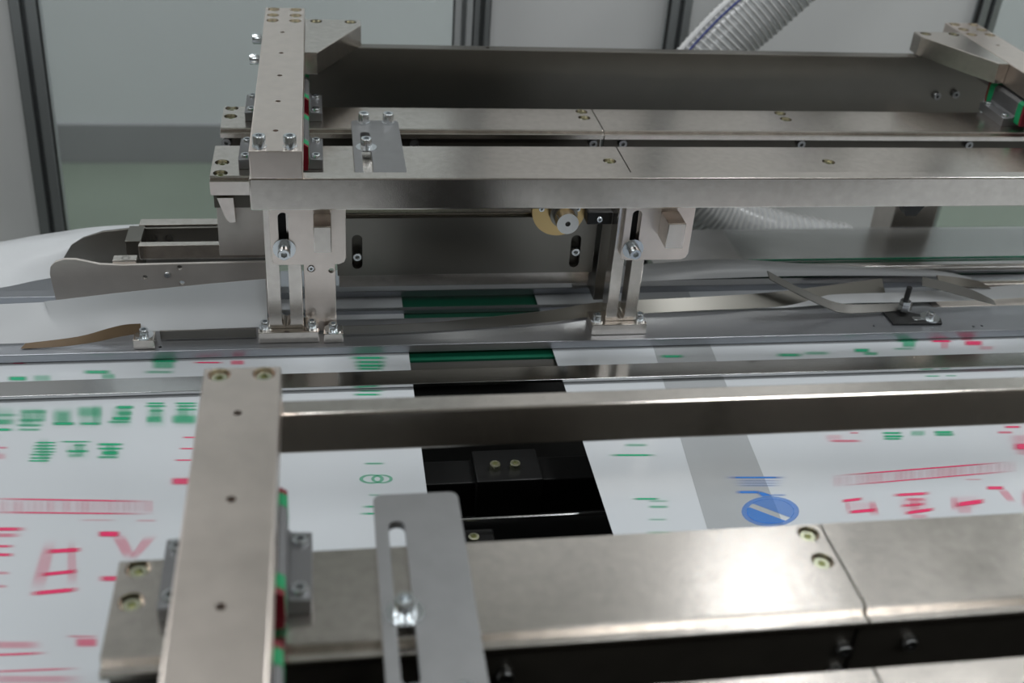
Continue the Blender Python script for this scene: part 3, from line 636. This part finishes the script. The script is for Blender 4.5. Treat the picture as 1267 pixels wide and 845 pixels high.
# film edges that stand up and fold over at the back
def sm(p, n):
    """smooth polyline through p with n samples"""
    out = []
    m = len(p) - 1
    P = [Vector(q) for q in p]
    for i in range(n + 1):
        u = i / n * m
        k = min(int(u), m - 1)
        f = u - k
        p0, p1, p2, p3 = P[max(k - 1, 0)], P[k], P[k + 1], P[min(k + 2, m)]
        out.append(0.5 * ((2 * p1) + (p2 - p0) * f + (2 * p0 - 5 * p1 + 4 * p2 - p3) * f * f + (3 * p1 - p0 - 3 * p2 + p3) * f ** 3))
    return out

def sheet(lines, nu=40, nv=10):
    """surface through several long curves"""
    L = [sm(l, nu) for l in lines]
    cols = [sm([l[i] for l in L], nv) for i in range(nu + 1)]
    return [[cols[i][j] for i in range(nu + 1)] for j in range(nv + 1)]

t = thing('folded_film', 'plain white film edge standing up in front of the rounded fold plate', 'film', (-200, 1100, 12))
part('sheet', MB().ribbon(sheet([
    [(-720, 1086, 13), (-356, 1092, 13.5), (-271, 1094, 14), (-226, 1095, 22), (-140, 1096, 24), (-69, 1097, 25)],
    [(-720, 1098, 20), (-354, 1106, 30), (-290, 1108, 33), (-226, 1109, 42), (-140, 1109, 48), (-69, 1108, 52)],
    [(-720, 1128, 34), (-351, 1122, 46), (-301, 1119, 51), (-224, 1115, 62), (-138, 1112, 72), (-69, 1110, 79)]]), 0.3), 'film_plain', t)
t = thing('film_web', 'broad white film web running up behind the fold plates at the left', 'film', (-350, 1300, 5))
part('sheet', MB().ribbon(sheet([
    [(-800, 1205, -6), (-650, 1208, -2), (-500, 1214, 3), (-390, 1224, 8), (-335, 1246, 8), (-240, 1270, 8), (-60, 1274, 10)],
    [(-800, 1270, -5), (-650, 1275, 6), (-500, 1282, 17), (-400, 1288, 27), (-335, 1292, 34), (-250, 1300, 40), (-60, 1312, 45)],
    [(-800, 1345, -50), (-650, 1346, -30), (-500, 1348, -9), (-410, 1350, 5), (-345, 1350, 17), (-261, 1350, 27), (-60, 1350, 32)]], 60), 0.3), 'film_plain', t)
t = thing('film_fold', 'pale folded film ribbon passing behind the right support post', 'film', (600, 1200, 15))
part('sheet', MB().ribbon(sheet([
    [(300, 1188, 14), (393, 1190, 22), (505, 1192, 24), (612, 1194, 24), (787, 1198, 18), (850, 1202, 10)],
    [(300, 1200, 22), (393, 1200, 31), (502, 1201, 36), (612, 1201, 32), (786, 1202, 22), (850, 1204, 12)],
    [(300, 1215, 26), (395, 1215, 33), (507, 1215, 39), (620, 1215, 30), (794, 1215, 18), (850, 1208, 10)]]), 0.3), 'film_shaded', t)
t = thing('film_edge', 'thin white film edge behind the bent steel guide arms at the right', 'film', (700, 1140, 14))
part('sheet', MB().ribbon(sheet([
    [(440, 1134, 12.6), (560, 1134, 13), (640, 1136, 16), (780, 1138, 15), (1000, 1150, 14), (1200, 1160, 12)],
    [(440, 1150, 14), (560, 1146, 19), (640, 1146, 24), (780, 1150, 24), (1000, 1176, 22), (1200, 1186, 18)]], 40, 4), 0.3), 'film_plain', t)
solo('brown_tape', MB().ribbon([sm([(-331, 1082, 12.8), (-290, 1083, 13.6), (-255, 1085, 17), (-226, 1088, 22), (-205, 1090, 24)], 16),
                                sm([(-327, 1090, 14.5), (-272, 1091, 21), (-240, 1092, 30), (-222, 1093, 34), (-205, 1093, 35)], 16)], 0.4),
     'brown_tape', (-270, 1086, 12), 'bent strip of brown tape on the film edge at the left', 'tape')

# ================================================================== cross rails (two rows per side)
ZB = 182
def cross_rail(x0, x1, y0, y1, thick, label, cbs=(), side='near', bolts=(), webz=142, ch=3.5):
    cx, cy = (x0 + x1) / 2, (y0 + y1) / 2
    t = thing('cross_rail', label, 'rail', (cx, cy, webz), 'cross rails under the slides')
    body = part('top_plate', MB().prism([(y0, ZB - thick), (y0, ZB - ch - 0.8), (y0 + 0.8, ZB - ch), (y0 + 1.6 * ch, ZB - ch), (y0 + 1.6 * ch, ZB - 1.2), (y0 + 1.6 * ch + 1.2, ZB), (y1 - 1.5, ZB), (y1, ZB - 1.5), (y1, ZB - thick)], 'x', x0, x1, 0.4), 'nickel', t)
    if cbs:
        bores(body, ZB, cbs)
        for x, y in cbs:
            bored_bolt(t, x, y, ZB)
    if side == 'near':
        wy0, wy1 = y0 + 10, y0 + 24
    else:
        wy0, wy1 = y1 - 24, y1 - 10
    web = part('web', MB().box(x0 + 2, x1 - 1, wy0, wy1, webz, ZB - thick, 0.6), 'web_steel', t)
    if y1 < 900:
        part('web', MB().box(x0 + 2, x1 - 1, y1 - 24, y1 - 10, webz, ZB - thick, 0.6), 'web_steel', t)  # unseen far-side web, added to darken what the guide bar reflects
    for x, z in bolts:
        fast('web_bolt', 'cap6d', web, (x, wy0, z), '-y')
    return t

XM = 345
cross_rail(-123, XM - 0.6, 1288, 1367, 10, 'left length of the rearmost cross rail, next to the steel back plate',
           [(-113, 1359), (-113, 1332), (329.5, 1357), (329, 1336)], bolts=[(-117, 164), (108, 163), (333.5, 164)])
cross_rail(XM + 0.6, 1100, 1288, 1367, 10, 'right length of the rearmost cross rail, next to the steel back plate',
           [(601.5, 1357), (602, 1336)], bolts=[(372, 164), (611, 164), (848, 164)])
cross_rail(-125, XM + 3.4, 1150, 1242, 20, 'left length of the cross rail just behind the rear guide bar',
           [(-114, 1193), (-114, 1164), (331, 1198)])
cross_rail(XM + 4.6, 1100, 1150, 1242, 20, 'right length of the cross rail just behind the rear guide bar',
           [(605, 1196)])
cross_rail(-137, 338.4, 470, 560, 10, 'broad front cross rail with two sunk bolts at its left end',
           [(-124.5, 551), (-125, 522), (327, 549), (326.5, 522)], bolts=[(104, 143), (332, 144), (332, 122)], webz=30, ch=5)
cross_rail(339.6, 900, 470, 560, 10, 'right length of the front cross rail beyond the joint', bolts=[(378.5, 146)], webz=30, ch=5)
cross_rail(-137, 321.4, 345, 430, 10, 'nearest cross rail, left length, cut off by the bottom edge', webz=30, ch=5)
cross_rail(322.6, 900, 345, 430, 10, 'nearest cross rail, right length, in the bottom right corner', webz=30, ch=5)

# ================================================================== linear carriages
def carriage_proto():
    t = thing('linear_carriage', 'x', 'carriage', (0, 0, ZB), 'linear carriages')
    prof = [(-46, 0), (46, 0), (46, 11), (33, 12), (31, 15), (31, 33), (27, 36), (16, 36), (16, 24), (-16, 24), (-16, 36), (-27, 36), (-31, 33), (-31, 15), (-33, 12), (-46, 11)]
    part('block', MB().prism([(x, ZB + z) for x, z in prof], 'y', -31, 31, 0.8), 'carriage_grey', t)
    cap = [(-30, 6), (30, 6), (31, 15), (31, 33), (27, 36), (16, 36), (16, 24), (-16, 24), (-16, 36), (-27, 36), (-31, 33), (-31, 15)]
    for s in (-1, 1):
        a, b = sorted((s * 31, s * 43))
        ec = part('end_cap', MB().prism([(x, ZB + z) for x, z in cap], 'y', a, b, 0.5), 'green_plastic', t, label='green plastic end cap')
        a, b = sorted((s * 43, s * 48))
        part('seal', MB().prism([(x * 0.99, ZB + z) for x, z in cap], 'y', a, b, 0.3), 'red_plastic', ec, label='red end seal')
        for q in (-22, 22):
            fast('bolt', 'cap6', t, (s * 38.5, q, ZB + 7.5))
    return t

def copy_tree(o, parent=None):
    c = o.copy()
    COL.objects.link(c)
    c.parent = parent
    for ch in list(o.children):
        copy_tree(ch, c)
    return c

proto = carriage_proto()
CARR = [(-49, 1205, 'linear carriage under the near end of the left rear slide'),
        (-49, 1347, 'linear carriage under the middle of the left rear slide, beside the slotted plate'),
        (947, 1347, 'linear carriage under the right slide with its grey block showing'),
        (947, 1205, 'linear carriage with green end cap cut by the right edge of the picture'),
        (-61, 534, 'large blurred linear carriage under the front slide'),
        (-61, 402, 'linear carriage at the bottom edge with only its green end cap showing')]
for i, (x, y, lab) in enumerate(CARR):
    c = proto if i == 0 else copy_tree(proto)
    c.location = Vector((x, y, ZB)) * MM
    c['label'] = lab

# ================================================================== slide beams
def slide(x0, x1, y0, y1, label, cbs, taps, top_bolts=(), side_bolts=()):
    cx = (x0 + x1) / 2
    t = thing('slide_beam', label, 'beam', (cx, (y0 + y1) / 2, 221), 'slide beams')
    b = part('beam', MB().box(x0, x1, y0, y1, 221, 251, 1.2), 'nickel_satin', t)
    bores(b, 251, cbs, taps)
    for x, y in cbs:
        bored_bolt(t, x, y, 251)
    for x, y in top_bolts:
        bo = fast('standing_bolt', 'cap8tall', t, (x, y, 253.2))
        under(bo, 'spring_washer', 'spring', 2.2)
    for y, z in side_bolts:
        fast('side_bolt', 'cap8tall', t, (x0 - 3, y, z), '-x')
        part('bolt_shank', MB().cyl((x0 - 4, y, z), (x0 + 2, y, z), 4, 16), 'zinc', t)
    rp = [(cx - 14, 201), (cx + 14, 201), (cx + 14, 206), (cx + 10, 210), (cx + 14, 215), (cx + 14, 221), (cx - 14, 221), (cx - 14, 215), (cx - 10, 210), (cx - 14, 206)]
    ra, rb = (y0 + 30, y1 - 60) if y0 > 900 else (y0 + 10, y1 - 70)
    part('rail', MB().prism(rp, 'y', ra, rb), 'polished', t)
    return t

slide(-75.5, -23, 1062, 1556, 'left rear slide beam with six sunk bolts at its far end',
      [(-64.5, 1547), (-35, 1547), (-64.5, 1521), (-35, 1521), (-64.5, 1497), (-35, 1497)],
      [(-50.5, 1447), (-50.3, 1365), (-50, 1284), (-50, 1200.5), (-50.4, 1115.5)],
      top_bolts=[(-65, 1071), (-35, 1071)], side_bolts=[(1462, 237), (1382, 237)])
slide(921, 973, 1062, 1556, 'right rear slide beam at the right edge of the picture',
      [(932, 1547), (962, 1547), (933, 1522), (962.5, 1522), (933.5, 1498), (962.5, 1498)],
      [(948, 1449), (948, 1366), (948, 1284)], top_bolts=[(931, 1071), (961, 1071)])
slide(-88, -35, 300, 676, 'large blurred front slide beam with two sunk bolts at its far end',
      [(-77, 667), (-46.5, 667)], [(-62, 621), (-61, 533), (-61.4, 445)])

# ================================================================== guide bars, back plate, corner brackets
solo('guide_bar', MB().box(-77, 975, 1062, 1079, 185.5, 221, 1.6), 'nickel', (450, 1070, 185), 'long rear steel guide bar in front of the cross rails', 'bar')
solo('guide_bar', MB().box(-88, 975, 658, 676, 185.5, 221, 1.8), 'nickel', (450, 667, 185), 'long front steel guide bar crossing above the printed film', 'bar')
t = thing('back_plate', 'tall dark steel back plate joining the two rear slides', 'plate', (450, 1490, 140))
b = part('plate', MB().box(-75, 973, 1480, 1497, 128, 222, 1.2), 'nickel_dark', t)
bores(b, 222, [], [(222, 1489)])
for x, z in ((893, 165), (922, 168)):
    fast('face_bolt', 'cap6d', t, (x, 1480, z), '-y')

def corner_bracket(s, xs, label, cbs):
    """s=+1 spreads to the right of the slide, -1 to the left"""
    t = thing('corner_bracket', label, 'bracket', (xs + s * 30, 1440, 222))
    w = 73
    poly = [(xs, 1368), (xs + s * 15, 1368), (xs + s * w, 1484), (xs + s * w, 1507), (xs, 1507)]
    b = part('wedge', MB().prism(poly, 'z', 223, 251, 1.2), 'nickel', t)
    bores(b, 251, cbs)
    for x, y in cbs:
        bored_bolt(t, x, y, 251)
    for dy in (1368,):
        pass
    return t
cbL = corner_bracket(1, -22.6, 'wedge shaped corner bracket at the left end of the back plate', [(-8, 1497), (37, 1497)])
cbR = corner_bracket(-1, 920.6, 'wedge shaped corner bracket at the right end of the back plate', [(861, 1497), (905, 1497)])

# ================================================================== slotted plates
def slotted_plate(x0, x1, y0, y1, s0, s1, xs, by, label, far_bolts=()):
    t = thing('slotted_plate', label, 'plate', ((x0 + x1) / 2, (y0 + y1) / 2, ZB), 'slotted plates')
    r = 6
    poly = []
    for cx, cy, a0 in ((x1 - r, y1 - r, 0), (x0 + r, y1 - r, 90), (x0 + r, y0 + r, 180), (x1 - r, y0 + r, 270)):
        for k in range(5):
            a = math.radians(a0 + 90 * k / 4)
            poly.append((cx + r * math.cos(a), cy + r * math.sin(a)))
    p = part('plate', MB().prism(poly, 'z', ZB + 0.2, ZB + 6.5, 0.7), 'plate_grey', t)
    cut(p, MB().slot('z', (xs, s0), (xs, s1), 5.6, ZB - 4, ZB + 12))
    bo = fast('bolt', 'cap8', t, (xs, by, ZB + 10.5))
    under(bo, 'washer', 'wash', 4.0)
    under(bo, 'spring_washer', 'spring', 2.2)
    for x, y in far_bolts:
        under(fast('bolt', 'cap8tall', t, (x, y, ZB + 8.7)), 'spring_washer', 'spring', 2.2)
    return t
slotted_plate(31.5, 88.5, 1136, 1306, 1150, 1262, 46.5, 1219, 'slotted steel plate bridging the two rear cross rails', [(46.6, 1296), (76, 1296)])
slotted_plate(26.5, 85.5, 300, 605, 441, 571, 41, 492, 'large blurred slotted steel plate on the front cross rail', [(41, 420), (70, 420)])

# ================================================================== support posts and hanging bracket plates
def support_post(x0, x1, xs, bx0, bx1, label, label_b, kx0, kx1, ks, nut_z, blk):
    t = thing('support_post', label, 'post', ((bx0 + bx1) / 2, 1092, 12), 'support posts on the strip plate')
    base = part('base', MB().box(bx0, bx1, 1082, 1114, 12.2, 26, 0.8), 'nickel', t)
    up = part('upright', MB().box(x0, x1, 1090.5, 1113, 26.2, 182, 0.6), 'nickel', t)
    cut(up, MB().slot('y', (xs, 34), (xs, 200), 4.8, 1080, 1120))
    for x in (bx0 + 7.5, bx1 - 7.5):
        under(fast('base_bolt', 'cap6', t, (x, 1092, 28.2)), 'spring_washer', 'spring', 2.2)
    k = thing('bracket_plate', label_b, 'bracket', ((kx0 + kx1) / 2, 1086, 110), 'bracket plates under the rear guide bar')
    z0 = 111
    poly = [(kx0 + 7, z0), (kx1 - 8, z0), (kx1 - 2.5, z0 + 2.5), (kx1, z0 + 8), (kx1, 205), (kx0, 205), (kx0, z0 + 7), (kx0 + 2, z0 + 2)]
    pl = part('plate', MB().prism(poly, 'y', 1082.5, 1090, 0.6), 'nickel_satin', k)
    cut(pl, MB().slot('y', (ks, nut_z - 6), (ks, 168), 5.4, 1070, 1100))
    bo = fast('bolt', 'cap8tall', k, (ks, 1078.5, nut_z), '-y')
    under(bo, 'washer', 'wash', 4.0)
    under(bo, 'spring_washer', 'spring', 2.2)
    part('slot_shade_fill', MB().box(xs - 4.6, xs + 4.6, 1092, 1112, 106, 182), 'machine_black', t)  # black filler added to stand for the shade inside the slot
    part('block', MB().box(blk[0], blk[1], 1050, 1082.3, 142.5, 172.5, 0.8), 'nickel', k)
support_post(-67, -29, -48, -79, -12.5, 'left slotted support post on the strip plate', 'bracket plate with square block on the left support post', -60, 19.5, -46, 131, (-14.5, 3.8))
support_post(319, 356, 337, 302, 368, 'right slotted support post on the strip plate', 'bracket plate with square block on the right support post', 324.5, 404, 338, 126, (364.5, 384.5))
t = thing('hanger_plate', 'upright steel plate with two holes beside the left support post', 'plate', (-9, 1106, 14))
hp = part('plate', MB().box(-27, 7.6, 1103, 1109, 14, 180, 0.6), 'nickel_satin', t)
cut(hp, MB().cyl((-18.9, 1095, 95), (-18.9, 1106, 95), 4.6).cyl((3, 1095, 92), (3, 1120, 92), 3.2))
fast('bolt', 'cap4', t, (-18.9, 1106, 95), '-y')

def clamp(x0, x1, y0, label):
    t = thing('clamp_block', label, 'clamp', ((x0 + x1) / 2, y0 + 8, 12), 'clamp blocks on the strip plate')
    part('block', MB().box(x0, x1, y0, y0 + 18, 12.2, 24, 0.8), 'nickel', t)
    part('foot', MB().cyl(((x0 + x1) / 2, y0 + 9, 24), ((x0 + x1) / 2, y0 + 9, 25.6), 10, 24), 'zinc', t)
    fast('bolt', 'cap6', t, ((x0 + x1) / 2, y0 + 9, 25.6))
clamp(-212.5, -190, 1076, 'small clamp block with bolt on the strip plate at the left')
clamp(-7, 14.5, 1080, 'small clamp block with bolt beside the left support post')
solo('guide_strip', MB().box(-186, -82, 1094, 1096.5, 13, 24, 0.3), 'nickel_dark', (-134, 1095, 13), 'short straight steel strip between clamp block and left support post', 'strip')
solo('guide_strip', MB().ribbon([sm([(15, 1096, 14), (100, 1098, 13.4), (180, 1104, 13), (260, 1112, 13.6), (320, 1122, 14), (442, 1128, 15), (551, 1136, 13.4), (700, 1150, 20)], 48),
                                 sm([(15, 1095, 25), (100, 1098, 24.6), (180, 1107, 25), (260, 1118, 26.5), (320, 1130, 28.5), (440, 1138, 28), (548, 1146, 29), (695, 1160, 38)], 48)], 1.2),
     'strip_steel', (200, 1110, 13), 'long twisted steel guide strip rising to the right behind the right post', 'strip')

# ================================================================== folding shoe at the left
t = thing('fold_shoe', 'round nosed steel folding shoe made of two upright plates', 'guide', (-230, 1200, 4))
def nose(x_tip, ztop, dip):
    return [(-60, 5), (-60, ztop - 1), (x_tip + 78, ztop - dip), (x_tip + 55, ztop - dip + 1.5), (x_tip + 30, ztop + 5), (x_tip + 18, ztop + 5.5), (x_tip + 8, ztop + 2), (x_tip + 2, ztop - 4), (x_tip, ztop - 13), (x_tip + 3, 5)]
fp = part('front_plate', MB().prism(nose(-308, 75, 3), 'y', 1159, 1163, 0.4), 'nickel_light', t)
holes = [tuple(v) for v in ((-205, 63), (-184, 74.5 - 7), (-183, 47), (-171, 66))]
cut(fp, MB().cyl((-206, 1150, 56), (-206, 1170, 56), 3).cyl((-180, 1150, 59.5), (-180, 1170, 59.5), 3).cyl((-167, 1150, 68), (-167, 1170, 68), 3).cyl((-166, 1150, 48), (-166, 1170, 48), 3))
fast('plate_bolt', 'cap4', t, (-181, 1159, 60), '-y')
part('back_plate', MB().prism([(-60, 5), (-60, 78), (-228, 77), (-262, 73), (-285, 65), (-300, 55), (-310, 40), (-312, 20), (-311, 5)], 'y', 1240, 1244, 0.4), 'nickel_dark', t)
part('spacer', MB().box(-240, -214, 1163, 1176, 40, 76, 0.8), 'nickel', t)
fast('spacer_bolt', 'cap6d', t, (-226, 1169, 70))
part('lower_bar', MB().box(-216, -60, 1196, 1206, 59, 77, 0.8), 'nickel', t)
part('upper_bar', MB().box(-221, -60, 1246, 1262, 50, 79, 0.8), 'nickel', t)
part('end_block', MB().box(-232, -214, 1206, 1246, 40, 78, 0.8), 'nickel_dark', t)
for x in (-205, -187):
    fast('bar_bolt', 'cap6d', t, (x, 1246, 64), '-y')
sp = thing('side_plate', 'pinkish steel side plate under the left end of the rear cross rails', 'plate', (-95, 1163, 60))
part('plate', MB().prism([(-122, 80), (-121, 160), (-60, 160), (-60, 80)], 'y', 1164, 1172, 0.6), 'nickel_light', sp)
part('lug', MB().prism([(-119, 158), (-101, 158), (-100, 128), (-107, 127), (-112, 134)], 'y', 1152, 1164, 0.5), 'nickel', sp, label='small tapered steel lug')

# ================================================================== housing under the rear bar
t = thing('guide_housing', 'wide dull steel housing with two bolt slots below the rear guide bar', 'housing', (160, 1180, 40))
h = part('front_plate', MB().box(10, 312, 1150, 1156, 59, 133, 0.6), 'nickel_dark', t)
cut(h, MB().slot('y', (33, 74), (33, 106), 6, 1140, 1170).slot('y', (289, 72), (289, 103), 6, 1140, 1170))
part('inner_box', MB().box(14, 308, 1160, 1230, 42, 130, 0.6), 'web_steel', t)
part('lower_lip', MB().box(12, 311, 1157, 1160, 40, 59, 0.4), 'nickel', t)
part('top_flange', MB().box(6, 316, 1156.5, 1178, 131, 135, 0.6), 'nickel', t)
for x, z in ((33, 85), (289, 88)):
    fast('slot_bolt', 'cap6', t, (x, 1153, z), '-y')
    part('bolt_stem', MB().cyl((x, 1150, z), (x, 1164, z), 3.2, 12), 'zinc', t)
t = thing('shaft', 'steel shaft end with centre hole in a brass flange', 'shaft', (258, 1130, 140))
sh = part('shaft_end', MB().cyl((266, 1105, 146), (266, 1160, 146), 12.5, 32), 'stainless', t)
cut(sh, MB().cyl((266, 1098, 146), (266, 1117, 146), 3, 16))
fl = part('flange', MB().cyl((262, 1138, 146), (262, 1149, 146), 31, 40), 'brass', t)
for ax, az_ in ((241, 150), (283, 150)):
    fast('flange_bolt', 'cap4', t, (ax, 1138, az_), '-y')
part('collar', MB().cyl((266, 1128, 146), (266, 1138, 146), 16, 32), 'nickel_dark', t)
t = thing('actuator_block', 'dark steel block behind the right support post', 'block', (312, 1140, 60))
part('block', MB().box(292, 322, 1122, 1146, 136, 152, 2), 'black_steel', t)
part('mount', MB().box(318, 332, 1150, 1190, 20, 170, 1), 'nickel_dark', t)
fast('bolt', 'cap4', t, (306, 1122, 144), '-y')
solo('side_angle', MB().prism([(300, 20), (300, 60), (330, 72), (330, 20)], 'y', 1186, 1192, 0.5), 'nickel', (315, 1190, 20), 'small steel angle at the right end of the housing', 'angle')

# ================================================================== right side: guide arms, rear table, glass, column
t = thing('film_guide', 'dark bent steel guide arm with threaded stud on the strip plate', 'guide', (690, 1105, 12))
part('foot_plate', MB().prism([(684, 1088), (748, 1086), (752, 1098), (700, 1122), (684, 1122)], 'z', 12.2, 15, 0.3), 'black_steel', t)
part('arm', MB().ribbon([sm([(522, 1112, 66), (560, 1111, 46), (600, 1110, 27), (624, 1110, 18), (660, 1112, 16), (720, 1116, 16)], 24),
                         sm([(522, 1124, 71), (560, 1123, 51), (600, 1122, 33), (628, 1122, 24), (662, 1122, 22), (724, 1124, 22)], 24)], 1.2), 'guide_steel', t)
part('stud', MB().cyl((707, 1112, 15), (707, 1112, 52), 3.4, 16), 'black_steel', t)
part('nut', MB().cyl((707, 1112, 20), (707, 1112, 28), 7.5, 6), 'zinc', t)
part('nut', MB().cyl((707, 1112, 28.4), (707, 1112, 33), 7, 6), 'zinc', t)
under(fast('bolt', 'cap6', t, (737, 1098, 17)), 'washer', 'wash', 2.0)
sl = part('slot_liner', MB().box(714, 726, 1093, 1101, 15.1, 16, 0.2), 'zinc', t)
solo('film_plough', MB().ribbon([sm([(726, 1118, 50), (760, 1119, 41), (800, 1120, 29), (838, 1121, 18)], 16), sm([(728, 1126, 58), (764, 1127, 49), (800, 1128, 38), (836, 1126, 22)], 16)], 1.4),
     'guide_steel', (780, 1120, 18), 'pointed steel blade slanting down at the far right of the strip plate', 'guide')
solo('film_deflector', MB().ribbon([sm([(770, 1150, 34), (800, 1150, 30), (845, 1150, 25)], 8), sm([(768, 1158, 42), (800, 1158, 38), (830, 1158, 32), ], 8)], 1.4),
     'nickel_dark', (805, 1150, 26), 'short pale steel blade behind the pointed blade', 'guide')
solo('rear_table', MB().box(430, 1300, 1240, 1376, -12, 0, 1), 'stainless', (860, 1310, -12), 'shiny stainless table top behind the guides at the right', 'table')
t = thing('glass_plate', 'clear glass plate with green edge on the stainless table', 'glass', (900, 1290, 0.5))
part('pane', MB().box(560, 1290, 1278, 1372, 0.6, 3.6), 'clear_sheet', t)
part('edge', MB().box(560, 1290, 1276.8, 1278, 0.6, 3.6, 0.2), 'glass_edge', t, label='green glass edge')
solo('guide_rod', MB().cyl((620, 1226, 14), (1300, 1226, 14), 7, 20), 'stainless', (960, 1226, 7), 'upper round steel rod at the right edge', 'rod')
solo('guide_rod', MB().cyl((800, 1190, 8), (1300, 1190, 8), 6, 20), 'nickel', (1050, 1190, 2), 'lower round steel rod at the right edge', 'rod')
solo('bed_side_plate', MB().box(770, 1300, 1131, 1172, 1, 11, 0.8), 'nickel_satin', (1030, 1150, 1), 'pinkish steel plate beside the strip plate at the right', 'plate')
t = thing('support_column', 'square steel column standing behind the stainless table', 'column', (870, 1440, -180))
part('column', MB().box(842, 912, 1420, 1480, -180, 125, 2), 'nickel_light', t)
part('base_flange', MB().box(820, 934, 1414, 1500, FZ, -180, 2), 'machine_black', t)
solo('bar_lug', MB().prism([(640, 185), (668, 185), (660, 172), (648, 172)], 'y', 1066, 1082, 0.5), 'black_steel', (654, 1074, 172), 'small dark lug under the rear guide bar', 'lug')

# ================================================================== ribbed hose behind the back plate
path = [(880, 1745, 420), (800, 1740, 320), (715, 1735, 232), (648, 1730, 165), (590, 1725, 85), (560, 1715, 0), (600, 1705, -80), (680, 1700, -140), (790, 1695, -180), (920, 1690, -205)]
pts = sm(path, 120)
t = thing('ribbed_hose', 'clear ribbed extraction hose curving behind the back plate', 'hose', (680, 1720, 100))
part('wall', MB().tube(pts, 48, 28), 'hose_clear', t)
# spiral rib
hel = []
turns = 92
tt = Vector((0, 1, 0))
N = turns * 14
for i in range(N + 1):
    u = i / N * 120
    k = min(int(u), 119)
    f = u - k
    p = pts[k].lerp(pts[k + 1], f)
    d = (pts[k + 1] - pts[k]).normalized()
    tt = (tt - d * tt.dot(d)).normalized()
    s = d.cross(tt)
    a = 2 * math.pi * i / 14
    hel.append(p + 49 * (math.cos(a) * tt + math.sin(a) * s))
part('spiral_rib', MB().tube(hel, 1.7, 5), 'hose_rib', t)
SA = 8
def off(side, r):
    out = []
    for i, p in enumerate(pts[:60]):
        d = (pts[i + 1] - p).normalized()
        y = Vector((0, -1, 0))
        x = d.cross(y).normalized()
        out.append(p + r * (math.cos(side) * x + math.sin(side) * y))
    return out
part('stripe', MB().tube(off(math.radians(SA), 50), 5.5, 8), 'white_plastic', t, label='white seam stripe')
part('stripe', MB().tube(off(math.radians(SA + 18), 50.5), 1.4, 6), 'blue_plastic', t, label='thin blue line')
bpy.context.view_layer.update()
